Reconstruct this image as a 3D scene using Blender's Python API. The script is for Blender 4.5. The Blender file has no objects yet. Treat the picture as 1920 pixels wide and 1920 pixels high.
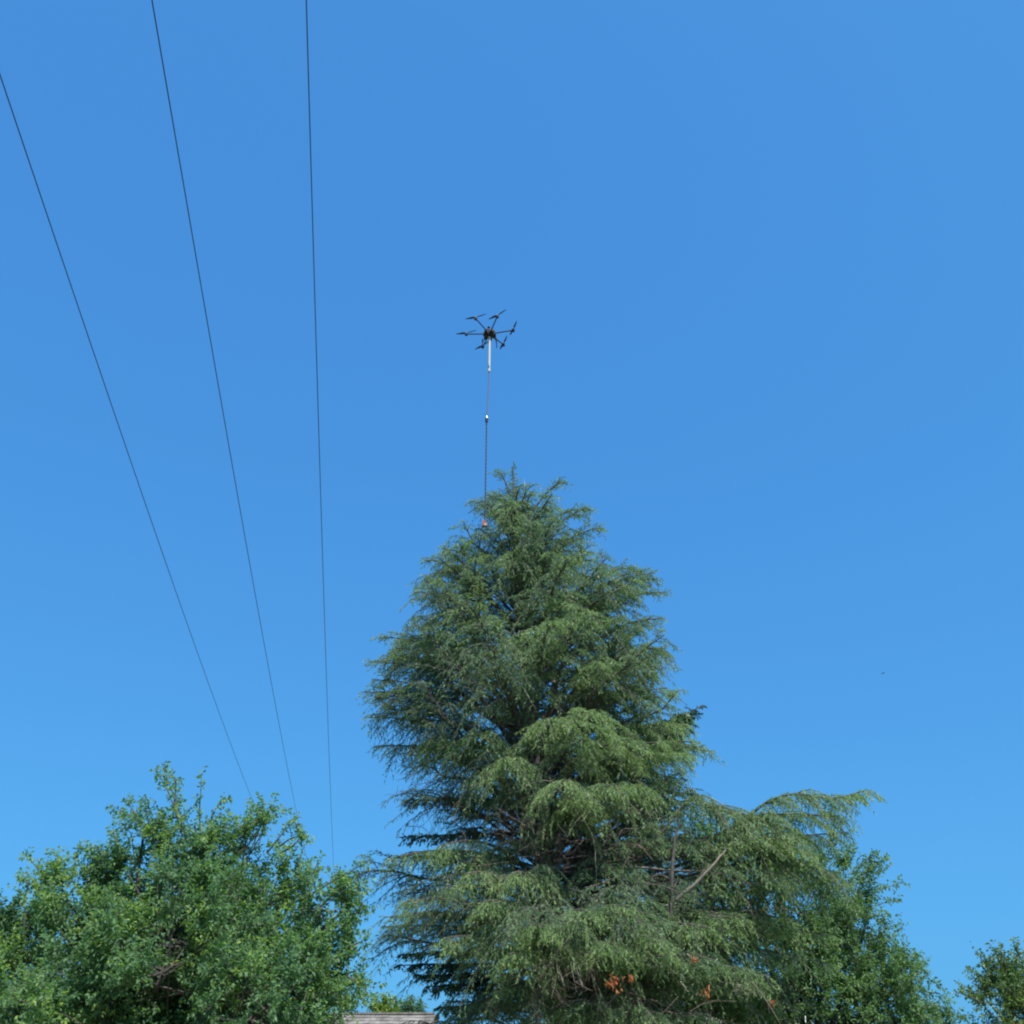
import bpy, math, time
import numpy as np
R = math.radians

# ------------------------------------------------------------------ camera, sky, sun, exposure
scene = bpy.context.scene
PITCH = R(31.0)
F = 1844.0                                   # focal length in pixels of the 1920 px wide photograph
EYE = 1.6
cam_data = bpy.data.cameras.new('camera')
cam_data.sensor_width = 36.0
cam_data.lens = 36.0 * F / 1920.0
cam_data.clip_start = 0.1
cam_data.clip_end = 3000.0
cam = bpy.data.objects.new('camera', cam_data)
cam.location = (0, 0, EYE)
cam.rotation_euler = (R(90) + PITCH, 0, 0)
scene.collection.objects.link(cam)
scene.camera = cam

SUN_EL, SUN_AZ = R(57), R(150)               # azimuth clockwise from +Y (the way the camera looks)
world = bpy.data.worlds.new('World')
scene.world = world
world.use_nodes = True
wn, wl = world.node_tree.nodes, world.node_tree.links
wn.clear()
sky = wn.new('ShaderNodeTexSky')
sky.sky_type = 'NISHITA'
sky.sun_disc = False
sky.sun_elevation = SUN_EL
sky.sun_rotation = SUN_AZ
sky.altitude = 100
sky.air_density = 1.0
sky.dust_density = 2.0
sky.ozone_density = 1.0
sep = wn.new('ShaderNodeSeparateColor')
comb = wn.new('ShaderNodeCombineColor')
wl.new(sky.outputs[0], sep.inputs[0])
for k, (gain, gam) in enumerate([(0.46, 0.50), (1.62, 0.455), (3.66, 0.302)]):   # the phone's saturated rendering of a clear sky
    pw = wn.new('ShaderNodeMath'); pw.operation = 'POWER'; pw.inputs[1].default_value = gam
    ml = wn.new('ShaderNodeMath'); ml.operation = 'MULTIPLY'; ml.inputs[1].default_value = gain
    wl.new(sep.outputs[k], pw.inputs[0]); wl.new(pw.outputs[0], ml.inputs[0]); wl.new(ml.outputs[0], comb.inputs[k])
bg = wn.new('ShaderNodeBackground')
bg.inputs['Strength'].default_value = 0.088
out = wn.new('ShaderNodeOutputWorld')
wl.new(comb.outputs[0], bg.inputs['Color'])
wl.new(bg.outputs[0], out.inputs['Surface'])

sd = bpy.data.lights.new('sun', 'SUN')
sd.energy = 4.3
sd.angle = R(0.53)
sd.color = (1.0, 0.955, 0.88)
sun = bpy.data.objects.new('sun', sd)
sun.location = (20, -20, 40)
sun.rotation_euler = (R(90) - SUN_EL, 0, math.pi - SUN_AZ)
scene.collection.objects.link(sun)

scene.view_settings.view_transform = 'Standard'
scene.view_settings.look = 'None'
scene.view_settings.exposure = 0.75
scene.view_settings.gamma = 1.0
scene.render.engine = 'CYCLES'
scene.cycles.max_bounces = 10
scene.cycles.diffuse_bounces = 6
scene.cycles.transmission_bounces = 6
scene.cycles.transparent_max_bounces = 4
scene.cycles.pixel_filter_type = 'BLACKMAN_HARRIS'
scene.cycles.filter_width = 2.1

# ------------------------------------------------------------------ helpers
COL = scene.collection
rng = np.random.default_rng(11)
cp, sp = math.cos(PITCH), math.sin(PITCH)

def P(px, py, Y):
    """World point at forward distance Y that the photograph shows at (px, py)."""
    u = 960.0 - py
    fw = F * cp - u * sp
    return np.array([Y * (px - 960.0) / fw, Y, EYE + Y * (F * sp + u * cp) / fw])

def nrm(v):
    v = np.asarray(v, float)
    return v / (np.linalg.norm(v, axis=-1, keepdims=True) + 1e-12)

def empty(name, loc, label=None, cat=None, group=None):
    o = bpy.data.objects.new(name, None)
    o.location = [float(c) for c in loc]
    COL.objects.link(o)
    if label: o['label'] = label
    if cat: o['category'] = cat
    if group: o['group'] = group
    return o

def tag(o, label=None, cat=None, group=None, kind=None):
    if label: o['label'] = label
    if cat: o['category'] = cat
    if group: o['group'] = group
    if kind: o['kind'] = kind
    return o

def link(name, me, mat, parent=None, origin=None):
    o = bpy.data.objects.new(name, me)
    if mat is not None:
        for m in (mat if isinstance(mat, (list, tuple)) else [mat]):
            me.materials.append(m)
    COL.objects.link(o)
    if parent is not None:
        o.parent = parent
    return o

class MB:
    """Collects vertices and faces of ONE mesh."""
    def __init__(s):
        s.v, s.f, s.n = [], [], 0
    def add(s, verts, faces):
        verts = np.asarray(verts, float)
        s.v.append(verts)
        for f in faces:
            s.f.append(tuple(int(i) + s.n for i in f))
        s.n += len(verts)
    def box(s, c, size, rot=None):
        h = np.array(size, float) / 2
        v = np.array([(x, y, z) for x in (-1, 1) for y in (-1, 1) for z in (-1, 1)]) * h
        if rot is not None: v = v @ np.array(rot).T
        s.add(v + np.array(c, float), [(0, 1, 3, 2), (4, 6, 7, 5), (0, 4, 5, 1), (2, 3, 7, 6), (0, 2, 6, 4), (1, 5, 7, 3)])
    def tube(s, pts, rad, n=8, caps=True):
        pts = np.asarray(pts, float)
        rad = np.broadcast_to(np.asarray(rad, float), (len(pts),))
        tan = nrm(np.gradient(pts, axis=0))
        ref = np.array([0.0, 0, 1]) if abs(tan[0][2]) < 0.8 else np.array([1.0, 0, 0])
        a = nrm(np.cross(tan, ref)); b = np.cross(tan, a)
        ang = np.arange(n) * 2 * math.pi / n
        ring = (a[:, None, :] * np.cos(ang)[None, :, None] + b[:, None, :] * np.sin(ang)[None, :, None]) * rad[:, None, None] + pts[:, None, :]
        m = len(pts)
        fs = []
        for i in range(m - 1):
            for j in range(n):
                k = (j + 1) % n
                fs.append((i * n + j, i * n + k, (i + 1) * n + k, (i + 1) * n + j))
        V = ring.reshape(-1, 3)
        if caps:                                                   # caps get vertices of their own, so that the side shades evenly
            fs.append(tuple(m * n + j for j in range(n - 1, -1, -1)))
            fs.append(tuple((m + 1) * n + j for j in range(n)))
            V = np.vstack([V, ring[0], ring[-1]])
        s.add(V, fs)
    def build(s, name, mat, parent=None, smooth=False, off=None):
        me = bpy.data.meshes.new(name)
        v = np.concatenate(s.v)
        if off is not None: v = v - np.asarray(off, float)
        me.from_pydata(v.tolist(), [], s.f)
        if smooth: me.polygons.foreach_set('use_smooth', [len(f) == 4 for f in s.f])
        me.update()
        return link(name, me, mat, parent)

class Tri:
    """Fast store for huge sets of triangles that carry a tint value each."""
    def __init__(s): s.v, s.t = [], []
    def add(s, A, B, C, tint):
        s.v.append(np.stack([A, B, C], 1).astype(np.float32)); s.t.append(np.asarray(tint, np.float32))
    def count(s): return sum(len(t) for t in s.t)
    def build(s, name, mat, parent=None, off=(0, 0, 0)):
        V = np.concatenate(s.v); T = np.concatenate(s.t)
        n = len(V)
        V = V.reshape(-1, 3) - np.asarray(off, np.float32)
        me = bpy.data.meshes.new(name)
        me.vertices.add(n * 3); me.vertices.foreach_set('co', V.ravel())
        me.loops.add(n * 3); me.loops.foreach_set('vertex_index', np.arange(n * 3, dtype=np.int32))
        me.polygons.add(n)
        me.polygons.foreach_set('loop_start', np.arange(n, dtype=np.int32) * 3)
        me.update(calc_edges=True)
        at = me.attributes.new('tint', 'FLOAT', 'FACE')
        at.data.foreach_set('value', T)
        return link(name, me, mat, parent)

# ------------------------------------------------------------------ materials
def new_mat(name):
    m = bpy.data.materials.new(name)
    m.use_nodes = True
    return m, m.node_tree.nodes, m.node_tree.links, m.node_tree.nodes['Principled BSDF']

def plain(name, col, rough=0.6, metal=0.0, noise=0.25, scale=6.0, bump=0.0):
    m, n, l, b = new_mat(name)
    tc = n.new('ShaderNodeTexCoord')
    nz = n.new('ShaderNodeTexNoise'); nz.inputs['Scale'].default_value = scale; nz.inputs['Detail'].default_value = 6
    l.new(tc.outputs['Object'], nz.inputs['Vector'])
    rp = n.new('ShaderNodeValToRGB')
    rp.color_ramp.elements[0].position = 0.3; rp.color_ramp.elements[1].position = 0.72
    rp.color_ramp.elements[0].color = tuple(c * (1 - noise) for c in col) + (1,)
    rp.color_ramp.elements[1].color = tuple(min(1, c * (1 + noise)) for c in col) + (1,)
    l.new(nz.outputs['Fac'], rp.inputs['Fac']); l.new(rp.outputs['Color'], b.inputs['Base Color'])
    b.inputs['Roughness'].default_value = rough; b.inputs['Metallic'].default_value = metal
    if bump:
        bp = n.new('ShaderNodeBump'); bp.inputs['Strength'].default_value = bump
        l.new(nz.outputs['Fac'], bp.inputs['Height']); l.new(bp.outputs['Normal'], b.inputs['Normal'])
    return m

def leafy(name, stops, rough=0.5, transl=0.3, tgain=(1.3, 1.5, 0.5), spec=0.4):
    m, n, l, b = new_mat(name)
    at = n.new('ShaderNodeAttribute'); at.attribute_name = 'tint'
    rp = n.new('ShaderNodeValToRGB')
    cr = rp.color_ramp
    while len(cr.elements) < len(stops): cr.elements.new(0.5)
    for e, (p, c) in zip(cr.elements, stops):
        e.position = p; e.color = tuple(c) + (1,)
    l.new(at.outputs['Fac'], rp.inputs['Fac'])
    l.new(rp.outputs['Color'], b.inputs['Base Color'])
    b.inputs['Roughness'].default_value = rough
    b.inputs['Specular IOR Level'].default_value = spec
    tr = n.new('ShaderNodeBsdfTranslucent')
    mu = n.new('ShaderNodeMix'); mu.data_type = 'RGBA'; mu.blend_type = 'MULTIPLY'; mu.inputs[0].default_value = 1
    l.new(rp.outputs['Color'], mu.inputs[6]); mu.inputs[7].default_value = tuple(tgain) + (1,)
    l.new(mu.outputs[2], tr.inputs['Color'])
    mx = n.new('ShaderNodeMixShader'); mx.inputs[0].default_value = transl
    l.new(b.outputs[0], mx.inputs[1]); l.new(tr.outputs[0], mx.inputs[2])
    l.new(mx.outputs[0], n['Material Output'].inputs['Surface'])
    return m

M_bark = plain('bark_cedar', (0.15, 0.12, 0.105), 0.9, noise=0.45, scale=14, bump=0.5)
M_limb = plain('bark_limb', (0.085, 0.07, 0.065), 0.9, noise=0.35, scale=10)
M_twig = plain('bark_twig', (0.10, 0.085, 0.08), 0.9, noise=0.3, scale=5)
M_pale = plain('bare_wood', (0.21, 0.18, 0.145), 0.85, noise=0.25, scale=20)
M_deadwood = plain('dead_twig_wood', (0.15, 0.115, 0.095), 0.9, noise=0.3, scale=3)
M_snag = plain('bleached_wood', (0.33, 0.32, 0.29), 0.8, noise=0.2, scale=20)
M_barkd = plain('bark_dark', (0.07, 0.06, 0.055), 0.9, noise=0.4, scale=12, bump=0.4)
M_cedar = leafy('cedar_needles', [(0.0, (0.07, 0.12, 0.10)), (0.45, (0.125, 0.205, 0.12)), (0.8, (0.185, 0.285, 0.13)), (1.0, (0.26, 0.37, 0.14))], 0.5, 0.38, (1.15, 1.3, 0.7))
M_fir = leafy('fir_needles', [(0.0, (0.035, 0.08, 0.06)), (1.0, (0.085, 0.155, 0.08))], 0.55, 0.15)
M_dead = leafy('rust_needles', [(0.0, (0.30, 0.09, 0.03)), (1.0, (0.58, 0.20, 0.08))], 0.8, 0.2, (1, 1, 1))
M_plum = leafy('plum_leaves', [(0.0, (0.075, 0.15, 0.085)), (0.5, (0.13, 0.235, 0.125)), (0.85, (0.20, 0.31, 0.13)), (1.0, (0.30, 0.40, 0.08))], 0.5, 0.48, spec=0.25)
M_maple = leafy('broad_leaves', [(0.0, (0.075, 0.14, 0.085)), (0.6, (0.14, 0.24, 0.11)), (1.0, (0.22, 0.33, 0.12))], 0.5, 0.42, spec=0.25)
M_side = leafy('olive_leaves', [(0.0, (0.075, 0.13, 0.06)), (0.6, (0.13, 0.21, 0.065)), (1.0, (0.24, 0.31, 0.08))], 0.45, 0.3)
M_bright = leafy('lime_leaves', [(0.0, (0.09, 0.16, 0.03)), (1.0, (0.24, 0.33, 0.06))], 0.5, 0.35)
M_carbon = plain('carbon_black', (0.016, 0.017, 0.026), 0.75, noise=0.15)
M_alu = plain('brushed_metal', (0.55, 0.56, 0.58), 0.3, 1.0, noise=0.1)
M_tube = plain('white_plastic_tube', (0.38, 0.40, 0.36), 0.6, noise=0.05)
M_rope = plain('grey_rope', (0.10, 0.11, 0.13), 0.8, noise=0.5, scale=60)
M_ropeD = plain('dark_rope', (0.045, 0.05, 0.06), 0.8, noise=0.5, scale=60)
M_red = plain('red_plastic', (0.30, 0.06, 0.055), 0.45, noise=0.12)
M_white = plain('white_paint', (0.6, 0.6, 0.58), 0.5, noise=0.06)
M_wire = plain('aged_conductor', (0.02, 0.03, 0.06), 0.6, noise=0.2)

# ------------------------------------------------------------------ ground
m, n, l, b = new_mat('lawn')
tc = n.new('ShaderNodeTexCoord'); nz = n.new('ShaderNodeTexNoise'); nz.inputs['Scale'].default_value = 0.35; nz.inputs['Detail'].default_value = 12
rp = n.new('ShaderNodeValToRGB')
rp.color_ramp.elements[0].color = (0.10, 0.11, 0.045, 1); rp.color_ramp.elements[1].color = (0.24, 0.22, 0.12, 1)
l.new(tc.outputs['Object'], nz.inputs['Vector']); l.new(nz.outputs['Fac'], rp.inputs['Fac']); l.new(rp.outputs['Color'], b.inputs['Base Color'])
b.inputs['Roughness'].default_value = 0.95
M_lawn = m
g = MB()
gx = np.linspace(-1500, 1500, 41); gv = np.array([(x, y, 0.0) for y in gx for x in gx])
g.add(gv, [(j * 41 + i, j * 41 + i + 1, (j + 1) * 41 + i + 1, (j + 1) * 41 + i) for j in range(40) for i in range(40)])
tag(g.build('ground', M_lawn), 'grassy ground reaching to the horizon', kind='structure')

# ------------------------------------------------------------------ curves
def bez(p0, p1, p2, n):
    t = np.linspace(0, 1, n)[:, None]
    return (1 - t) ** 2 * p0 + 2 * t * (1 - t) * p1 + t * t * p2

def spline(pts, n):
    pts = np.asarray(pts, float)
    if len(pts) == 2: return pts[0] + (pts[1] - pts[0]) * np.linspace(0, 1, n)[:, None]
    q = np.vstack([2 * pts[0] - pts[1], pts, 2 * pts[-1] - pts[-2]])
    o = []
    k = len(pts) - 1
    for t in np.linspace(0, k - 1e-6, n):
        i = int(t); u = t - i
        a, b_, c, d = q[i], q[i + 1], q[i + 2], q[i + 3]
        o.append(0.5 * ((2 * b_) + (-a + c) * u + (2 * a - 5 * b_ + 4 * c - d) * u * u + (-a + 3 * b_ - 3 * c + d) * u ** 3))
    return np.array(o)

def at_path(path, t):
    """Position and tangent at the fractions t of a polyline."""
    k = len(path) - 1
    x = np.clip(np.asarray(t) * k, 0, k - 1e-6); i = x.astype(int); u = (x - i)[:, None]
    return path[i] * (1 - u) + path[i + 1] * u, nrm(path[i + 1] - path[i])

UP = np.array([0.0, 0, 1])

# ------------------------------------------------------------------ conifer foliage
def needles(store, twigs, O, D, L, tint, per_m, w, ln, droop, nmin=5, nmax=40, spread=0.55):
    """Needle clumps along drooping twigs. O origins, D directions, L lengths, tint one value per twig."""
    if len(O) == 0: return
    cnt = np.clip((L * per_m).astype(int), nmin, nmax)
    idx = np.repeat(np.arange(len(O)), cnt)
    u = rng.random(len(idx)) ** 0.85
    Lr = L[idx]
    pos = O[idx] + D[idx] * (u * Lr)[:, None]
    pos[:, 2] -= droop * (u ** 2) * Lr
    tan = D[idx].copy(); tan[:, 2] -= 2 * droop * u
    tan = nrm(tan)
    side = nrm(np.cross(tan, rng.normal(size=tan.shape)))
    nd = nrm(tan + side * (spread + 0.5 * rng.random((len(idx), 1))))
    wd = nrm(np.cross(nd, rng.normal(size=nd.shape)))
    l_ = ln * (0.6 + 0.8 * rng.random(len(idx)))[:, None]
    w_ = w * (0.6 + 0.8 * rng.random(len(idx)))[:, None]
    base = pos - nd * l_ * 0.15
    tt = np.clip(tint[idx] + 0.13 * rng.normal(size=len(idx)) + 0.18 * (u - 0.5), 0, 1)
    store.add(base - wd * w_ * 0.5, base + wd * w_ * 0.5, pos + nd * l_, tt)
    if twigs is not None:
        end = O + D * L[:, None]; end[:, 2] -= droop * L
        mid = O + D * L[:, None] * 0.5; mid[:, 2] -= droop * L * 0.25
        s = nrm(np.cross(D, rng.normal(size=D.shape))) * 0.004
        twigs.add(O - s, O + s, mid, np.full(len(O), 0.5))
        twigs.add(mid - s * .7, mid + s * .7, end, np.full(len(O), 0.5))

def spray(store, twigs, wood, path, r0, tint, weep=0.5, sec_gap=0.22, sec_len=None, twig_len=0.30, start=0.15,
          per_m=66, w=0.017, ln=0.07, dens=1.0, taper=0.012, flat=0.25, bush=0.0):
    """Foliage of one limb: side branches left and right, twigs on them, needle clumps on the twigs."""
    L = np.sum(np.linalg.norm(np.diff(path, axis=0), axis=1))
    if wood is not None:
        k = np.linspace(0, 1, len(path))
        wood.tube(path, r0 * (1 - k) ** 0.8 + taper, n=5, caps=False)
    ns = max(5, int(L * (1 - start) / sec_gap))
    ts = np.sort(start + (1 - start) * (np.arange(ns) + rng.random(ns) * 0.7) / ns)
    pts, tans = at_path(path, ts)
    base_len = sec_len if sec_len else min(1.5, 0.36 * L + 0.15)
    for k in range(ns):
        for sgn in (-1, 1):
            if rng.random() > 0.93: continue
            t, T = ts[k], tans[k]
            side = nrm(np.cross(T, UP)) * sgn
            if bush > 0:
                th_ = rng.uniform(-0.5, 1.0) * bush * 1.5
                side = side * math.cos(th_) + nrm(np.cross(side, T)) * sgn * -math.sin(th_) * sgn
                if rng.random() < .5: side = nrm(side + UP * .3)
            env = (0.30 + 0.95 * math.sin(math.pi * min(1, (t - start) / (1 - start) * 0.86 + 0.14) ** 0.9))
            ls = base_len * env * (0.5 + 0.75 * rng.random())
            ca = R(rng.uniform(30, 74))
            wv = weep * rng.uniform(.55, 1.45)
            d = nrm(T * math.cos(ca) + side * math.sin(ca) + UP * rng.uniform(0.0, flat) + rng.normal(size=3) * 0.06)
            n_ = 6
            s = np.linspace(0, 1, n_)[:, None]
            sec = pts[k] + d * s * ls - UP * (wv * ls * s ** 2.0)
            if wood is not None and ls > 0.3:
                wood.tube(sec, 0.008 * (1 - np.linspace(0, 1, n_)) * min(1.5, ls) + 0.003, n=3, caps=False)
            nt = max(3, int(ls / 0.062 * dens))
            tt = (np.arange(nt) + rng.random(nt)) / nt
            q, qt = at_path(sec, tt)
            sd_ = nrm(np.cross(qt, UP)) * np.where(np.arange(nt) % 2 == 0, 1, -1)[:, None]
            dd = nrm(qt * 0.85 + sd_ * rng.uniform(0.55, 1.0, (nt, 1)) + rng.normal(size=(nt, 3)) * 0.13 + UP * 0.05)
            tl = twig_len * rng.uniform(.65, 1.35) * (1.05 - 0.55 * tt) * (0.4 + 1.0 * rng.random(nt))
            ti = np.clip(tint + 0.08 * rng.normal() + 0.50 * (t - 0.62) + 0.25 * (tt - 0.4), 0, 1)  # lighter fresh growth outward, which also paints the tips as sunlit
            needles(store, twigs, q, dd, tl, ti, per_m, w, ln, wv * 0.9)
    # the leading tip
    needles(store, twigs, path[-2][None], nrm(path[-1] - path[-2])[None], np.array([0.35]), np.array([tint + .1]), per_m * 2, w, ln, weep)

# ------------------------------------------------------------------ the big cedar
YC = 25.0
SIL = np.array([  # y, left, right edge of the crown in the photograph
    (868, 955, 970), (905, 935, 1010), (945, 892, 1062), (990, 868, 1115), (1050, 822, 1128), (1090, 788, 1160), (1150, 765, 1235),
    (1200, 716, 1262), (1250, 690, 1262), (1300, 680, 1268), (1350, 688, 1292), (1400, 715, 1305), (1440, 716, 1315),
    (1500, 738, 1285), (1560, 745, 1262), (1600, 706, 1262), (1650, 690, 1300), (1700, 690, 1380), (1760, 700, 1480), (1820, 735, 1540), (1900, 770, 1500), (2000, 800, 1450)], float)
sz = np.array([P(960, y, YC)[2] for y in SIL[:, 0]])
sL = np.array([P(x, y, YC)[0] for y, x in SIL[:, :2]])
sR = np.array([P(x, y, YC)[0] for y, x in SIL[:, [0, 2]]])
def trunk_x(z): return np.interp(z, [0, 4, 11, 18.4], [1.35, 1.05, 0.35, 0.05])
def edges(z):
    return np.interp(z, sz[::-1], sL[::-1]), np.interp(z, sz[::-1], sR[::-1])

cedar = empty('cedar_tree', (1.3, YC, 0), 'tall weeping cedar with drooping grey green sprays filling the middle, directly below the drone', 'tree')
off = np.array([1.3, YC, 0.0])
APEX = P(963, 880, YC)
zt = np.linspace(0, APEX[2], 26)
tp = np.stack([trunk_x(zt) + 0.05 * np.sin(zt * 1.3), YC + 0.05 * np.cos(zt), zt], 1)
tr = MB(); tr.tube(tp, np.interp(zt, [0, 1, 8, 15, 18.4], [0.48, 0.36, 0.24, 0.09, 0.012]), n=12)
tr.build('trunk', M_bark, cedar, True, off)
t2 = np.array([[1.9, YC + .35, 0], [1.85, YC + .35, 3], [1.75, YC + .3, 6], [1.35, YC + .25, 9.5], [1.0, YC + .2, 12.5]])
tr = MB(); tr.tube(spline(t2, 16), np.linspace(0.3, 0.04, 16), n=10)
tag(tr.build('trunk', M_bark, cedar, True, off), 'thinner second stem close to the main trunk')

crown, twigs, wood = Tri(), Tri(), MB()
zs = []
z = 2.3
while z < APEX[2] - 0.75:
    if z > 4.8 or rng.random() < .75: zs.append(z)
    z += (0.075 if z < 9.5 else 0.062 if z < 14 else 0.045) * rng.uniform(.7, 1.3)
ga = 0.0
for z in zs:
    ga += 2.39996 + rng.normal() * 0.35
    ztip = z
    hfrac = z / APEX[2]
    xl, xr = edges(ztip)
    tx = float(trunk_x(ztip))
    rl, rr = max(0.25, tx - xl), max(0.25, xr - tx)
    rd = 0.5 * (rl + rr) * 0.95
    c, s_ = math.cos(ga), math.sin(ga)
    rx = rr if c > 0 else rl
    rad = 1.0 / math.sqrt((c / rx) ** 2 + (s_ / rd) ** 2)
    rad *= rng.uniform(0.45, 0.85) if rng.random() < .38 else rng.uniform(0.85, 1.03)
    rad = max(rad - 0.17, 0.22)
    el = np.interp(hfrac, [0.1, 0.38, 0.52, 0.8, 1.0], [-0.05, 0.30, 0.75, 0.9, 1.25]) * rng.uniform(.8, 1.2)
    zr = max(1.2, ztip - rad * el)
    root = np.array([float(trunk_x(zr)), YC, zr])
    tip = np.array([tx + c * rad, YC + s_ * rad, ztip])
    midp = root * 0.45 + tip * 0.55
    if hfrac < .45: midp[2] = max(root[2], tip[2]) + rad * rng.uniform(0.02, 0.16)
    else: midp[2] += rad * rng.uniform(0.05, 0.3)
    if c < 0 and 7.5 < z < 11.5 and rng.random() < .22: continue
    if s_ < 0 and abs(c) < .5 and 8.8 < z < 10.2: continue          # the open pocket where the stem shows
    path = bez(root, midp, tip, 9)
    path[1:] += np.cumsum(rng.normal(size=(8, 3)) * .022 * rad, 0)
    bush = float(np.interp(hfrac, [.35, .5], [.15, 1.0]))
    shade_side = (c < -.4) and (z < 11.5)                       # thin, twiggy foliage on the left flank, its shade put into a darker tint
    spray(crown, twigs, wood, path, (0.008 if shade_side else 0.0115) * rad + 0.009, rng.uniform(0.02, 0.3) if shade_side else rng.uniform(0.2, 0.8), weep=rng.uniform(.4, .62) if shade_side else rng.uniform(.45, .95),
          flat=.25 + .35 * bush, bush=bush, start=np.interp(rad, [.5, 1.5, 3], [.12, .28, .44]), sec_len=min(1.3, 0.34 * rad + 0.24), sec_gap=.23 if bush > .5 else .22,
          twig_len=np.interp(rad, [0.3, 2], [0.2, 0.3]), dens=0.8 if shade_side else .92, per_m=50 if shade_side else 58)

def hero(tip, root_z, lift=0.3, tint=0.6, weep=0.5, start=0.2, r0=0.035, sec=1.2, mids=None, dens=1.1, twl=0.3, gap=0.2, bush=0.0, per_m=66):
    root = np.array([float(trunk_x(root_z)), YC, root_z])
    if mids is None:
        m_ = root * 0.45 + tip * 0.55; m_[2] = max(root[2], tip[2]) + lift
        path = bez(root, m_, tip, 12)
    else:
        path = spline([root] + list(mids) + [tip], 14)
    spray(crown, twigs, wood, path, r0, tint, weep=weep, start=start, sec_len=sec, twig_len=twl, dens=dens, sec_gap=gap, bush=bush, per_m=per_m)
    return path

# shelves of foliage on the side facing the camera, sunlit look set by brighter tint
for (x, y, Y, dz, lift, sec, ti, wp) in [
    (800, 1385, 22.6, -0.2, .55, 1.0, .72, .75), (880, 1375, 22.0, 0.2, .5, .9, .70, .8), (945, 1420, 21.4, 0.3, .5, 1.0, .75, .8),
    (1040, 1345, 21.2, -0.1, .5, 1.2, .74, .7), (1120, 1330, 21.4, 0.0, .5, 1.2, .72, .7), (1190, 1385, 21.8, 0, .4, 1.2, .7, .7),
    (1060, 1460, 20.9, 0, .4, 1.2, .68, .8), (1160, 1470, 21.3, 0, .4, 1.2, .62, .8),
    (1290, 1360, 23.6, -0.6, .4, 1.0, .72, .6), (1290, 1415, 23.2, -0.4, .4, 1.0, .75, .6), (1312, 1392, 24.2, -0.5, .3, .8, .7, .5), (1250, 1290, 23.8, -0.9, .3, 1.0, .66, .55),
    (728, 1612, 22.8, .4, .7, 1.0, .78, .85), (820, 1590, 21.8, .2, .9, .9, .8, 1.0), (870, 1640, 21.4, .3, .6, 1.0, .76, 1.0), (960, 1640, 20.8, .3, .7, .9, .78, 1.1),
    (905, 1690, 20.8, .3, .5, 1.0, .7, .9), (760, 1690, 22.0, .3, .4, 1.1, .6, .7), (720, 1720, 23.0, .2, .3, .9, .4, .5), (830, 1760, 21.2, .2, .5, 1.0, .66, .7), (955, 1790, 20.4, .3, .5, 1.0, .66, .9),
    (1010, 1740, 20.2, .3, .6, 1.2, .7, .8), (1100, 1710, 20.4, .5, .6, 1.2, .74, .8), (1180, 1700, 20.6, .5, .5, 1.1, .72, .8), (1150, 1770, 20.2, .4, .5, 1.2, .68, .8),
    (1250, 1760, 21.0, .4, .5, 1.3, .62, .7), (1330, 1740, 21.6, .4, .6, 1.3, .62, .7), (1400, 1720, 22.2, .4, .6, 1.2, .62, .7), (1500, 1730, 23.0, .4, .7, 1.1, .64, .7),
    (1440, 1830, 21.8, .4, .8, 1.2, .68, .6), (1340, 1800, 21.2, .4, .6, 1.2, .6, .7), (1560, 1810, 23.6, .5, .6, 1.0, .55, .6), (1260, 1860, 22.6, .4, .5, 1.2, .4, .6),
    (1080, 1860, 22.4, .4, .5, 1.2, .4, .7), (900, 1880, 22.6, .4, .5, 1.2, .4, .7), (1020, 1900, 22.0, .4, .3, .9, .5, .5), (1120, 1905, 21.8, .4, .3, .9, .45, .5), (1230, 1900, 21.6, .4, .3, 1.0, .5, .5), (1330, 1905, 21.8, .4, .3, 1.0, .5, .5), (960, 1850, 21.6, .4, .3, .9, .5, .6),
    (900, 1160, 23.0, -.6, .3, 1.0, .7, .6), (800, 1190, 23.8, -1.0, .3, .9, .66, .5), (980, 1200, 22.4, -.6, .3, 1.0, .7, .6), (1060, 1120, 23.0, -.8, .3, 1.0, .72, .5), (1160, 1160, 23.6, -1.0, .3, .9, .7, .5),
    (960, 1040, 23.7, -.8, .2, .8, .68, .5), (1040, 1040, 23.9, -.8, .2, .7, .7, .5), (1130, 1240, 22.6, -.8, .3, 1.1, .66, .6),
    (712, 1300, 24.6, -.8, .3, .9, .5, .55), (720, 1230, 24.8, -1.0, .3, .8, .45, .5), (700, 1400, 24.8, -.6, .2, .9, .3, .5)]:
    tip = P(x, y, Y)
    high = y < 1300 and x > 640
    if y > 1550: sec *= .66
    elif not high: sec *= .8
    if y > 1790: ti -= .2  # darker tint stands in for shade beneath the shelves
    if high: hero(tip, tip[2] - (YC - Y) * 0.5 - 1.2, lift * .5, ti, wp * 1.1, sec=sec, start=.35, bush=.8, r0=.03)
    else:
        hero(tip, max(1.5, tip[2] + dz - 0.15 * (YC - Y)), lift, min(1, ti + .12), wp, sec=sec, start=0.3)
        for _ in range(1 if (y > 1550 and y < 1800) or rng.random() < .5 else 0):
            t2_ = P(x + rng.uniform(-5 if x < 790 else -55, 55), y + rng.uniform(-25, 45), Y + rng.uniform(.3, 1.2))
            hero(t2_, max(1.5, t2_[2] + dz - 0.15 * (YC - Y)), lift * rng.uniform(.4, 1.2), min(1, ti + rng.uniform(-.25, .2)), wp * rng.uniform(.6, 1.2), sec=sec * rng.uniform(.6, 1.1), start=0.4, r0=.025)

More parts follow.
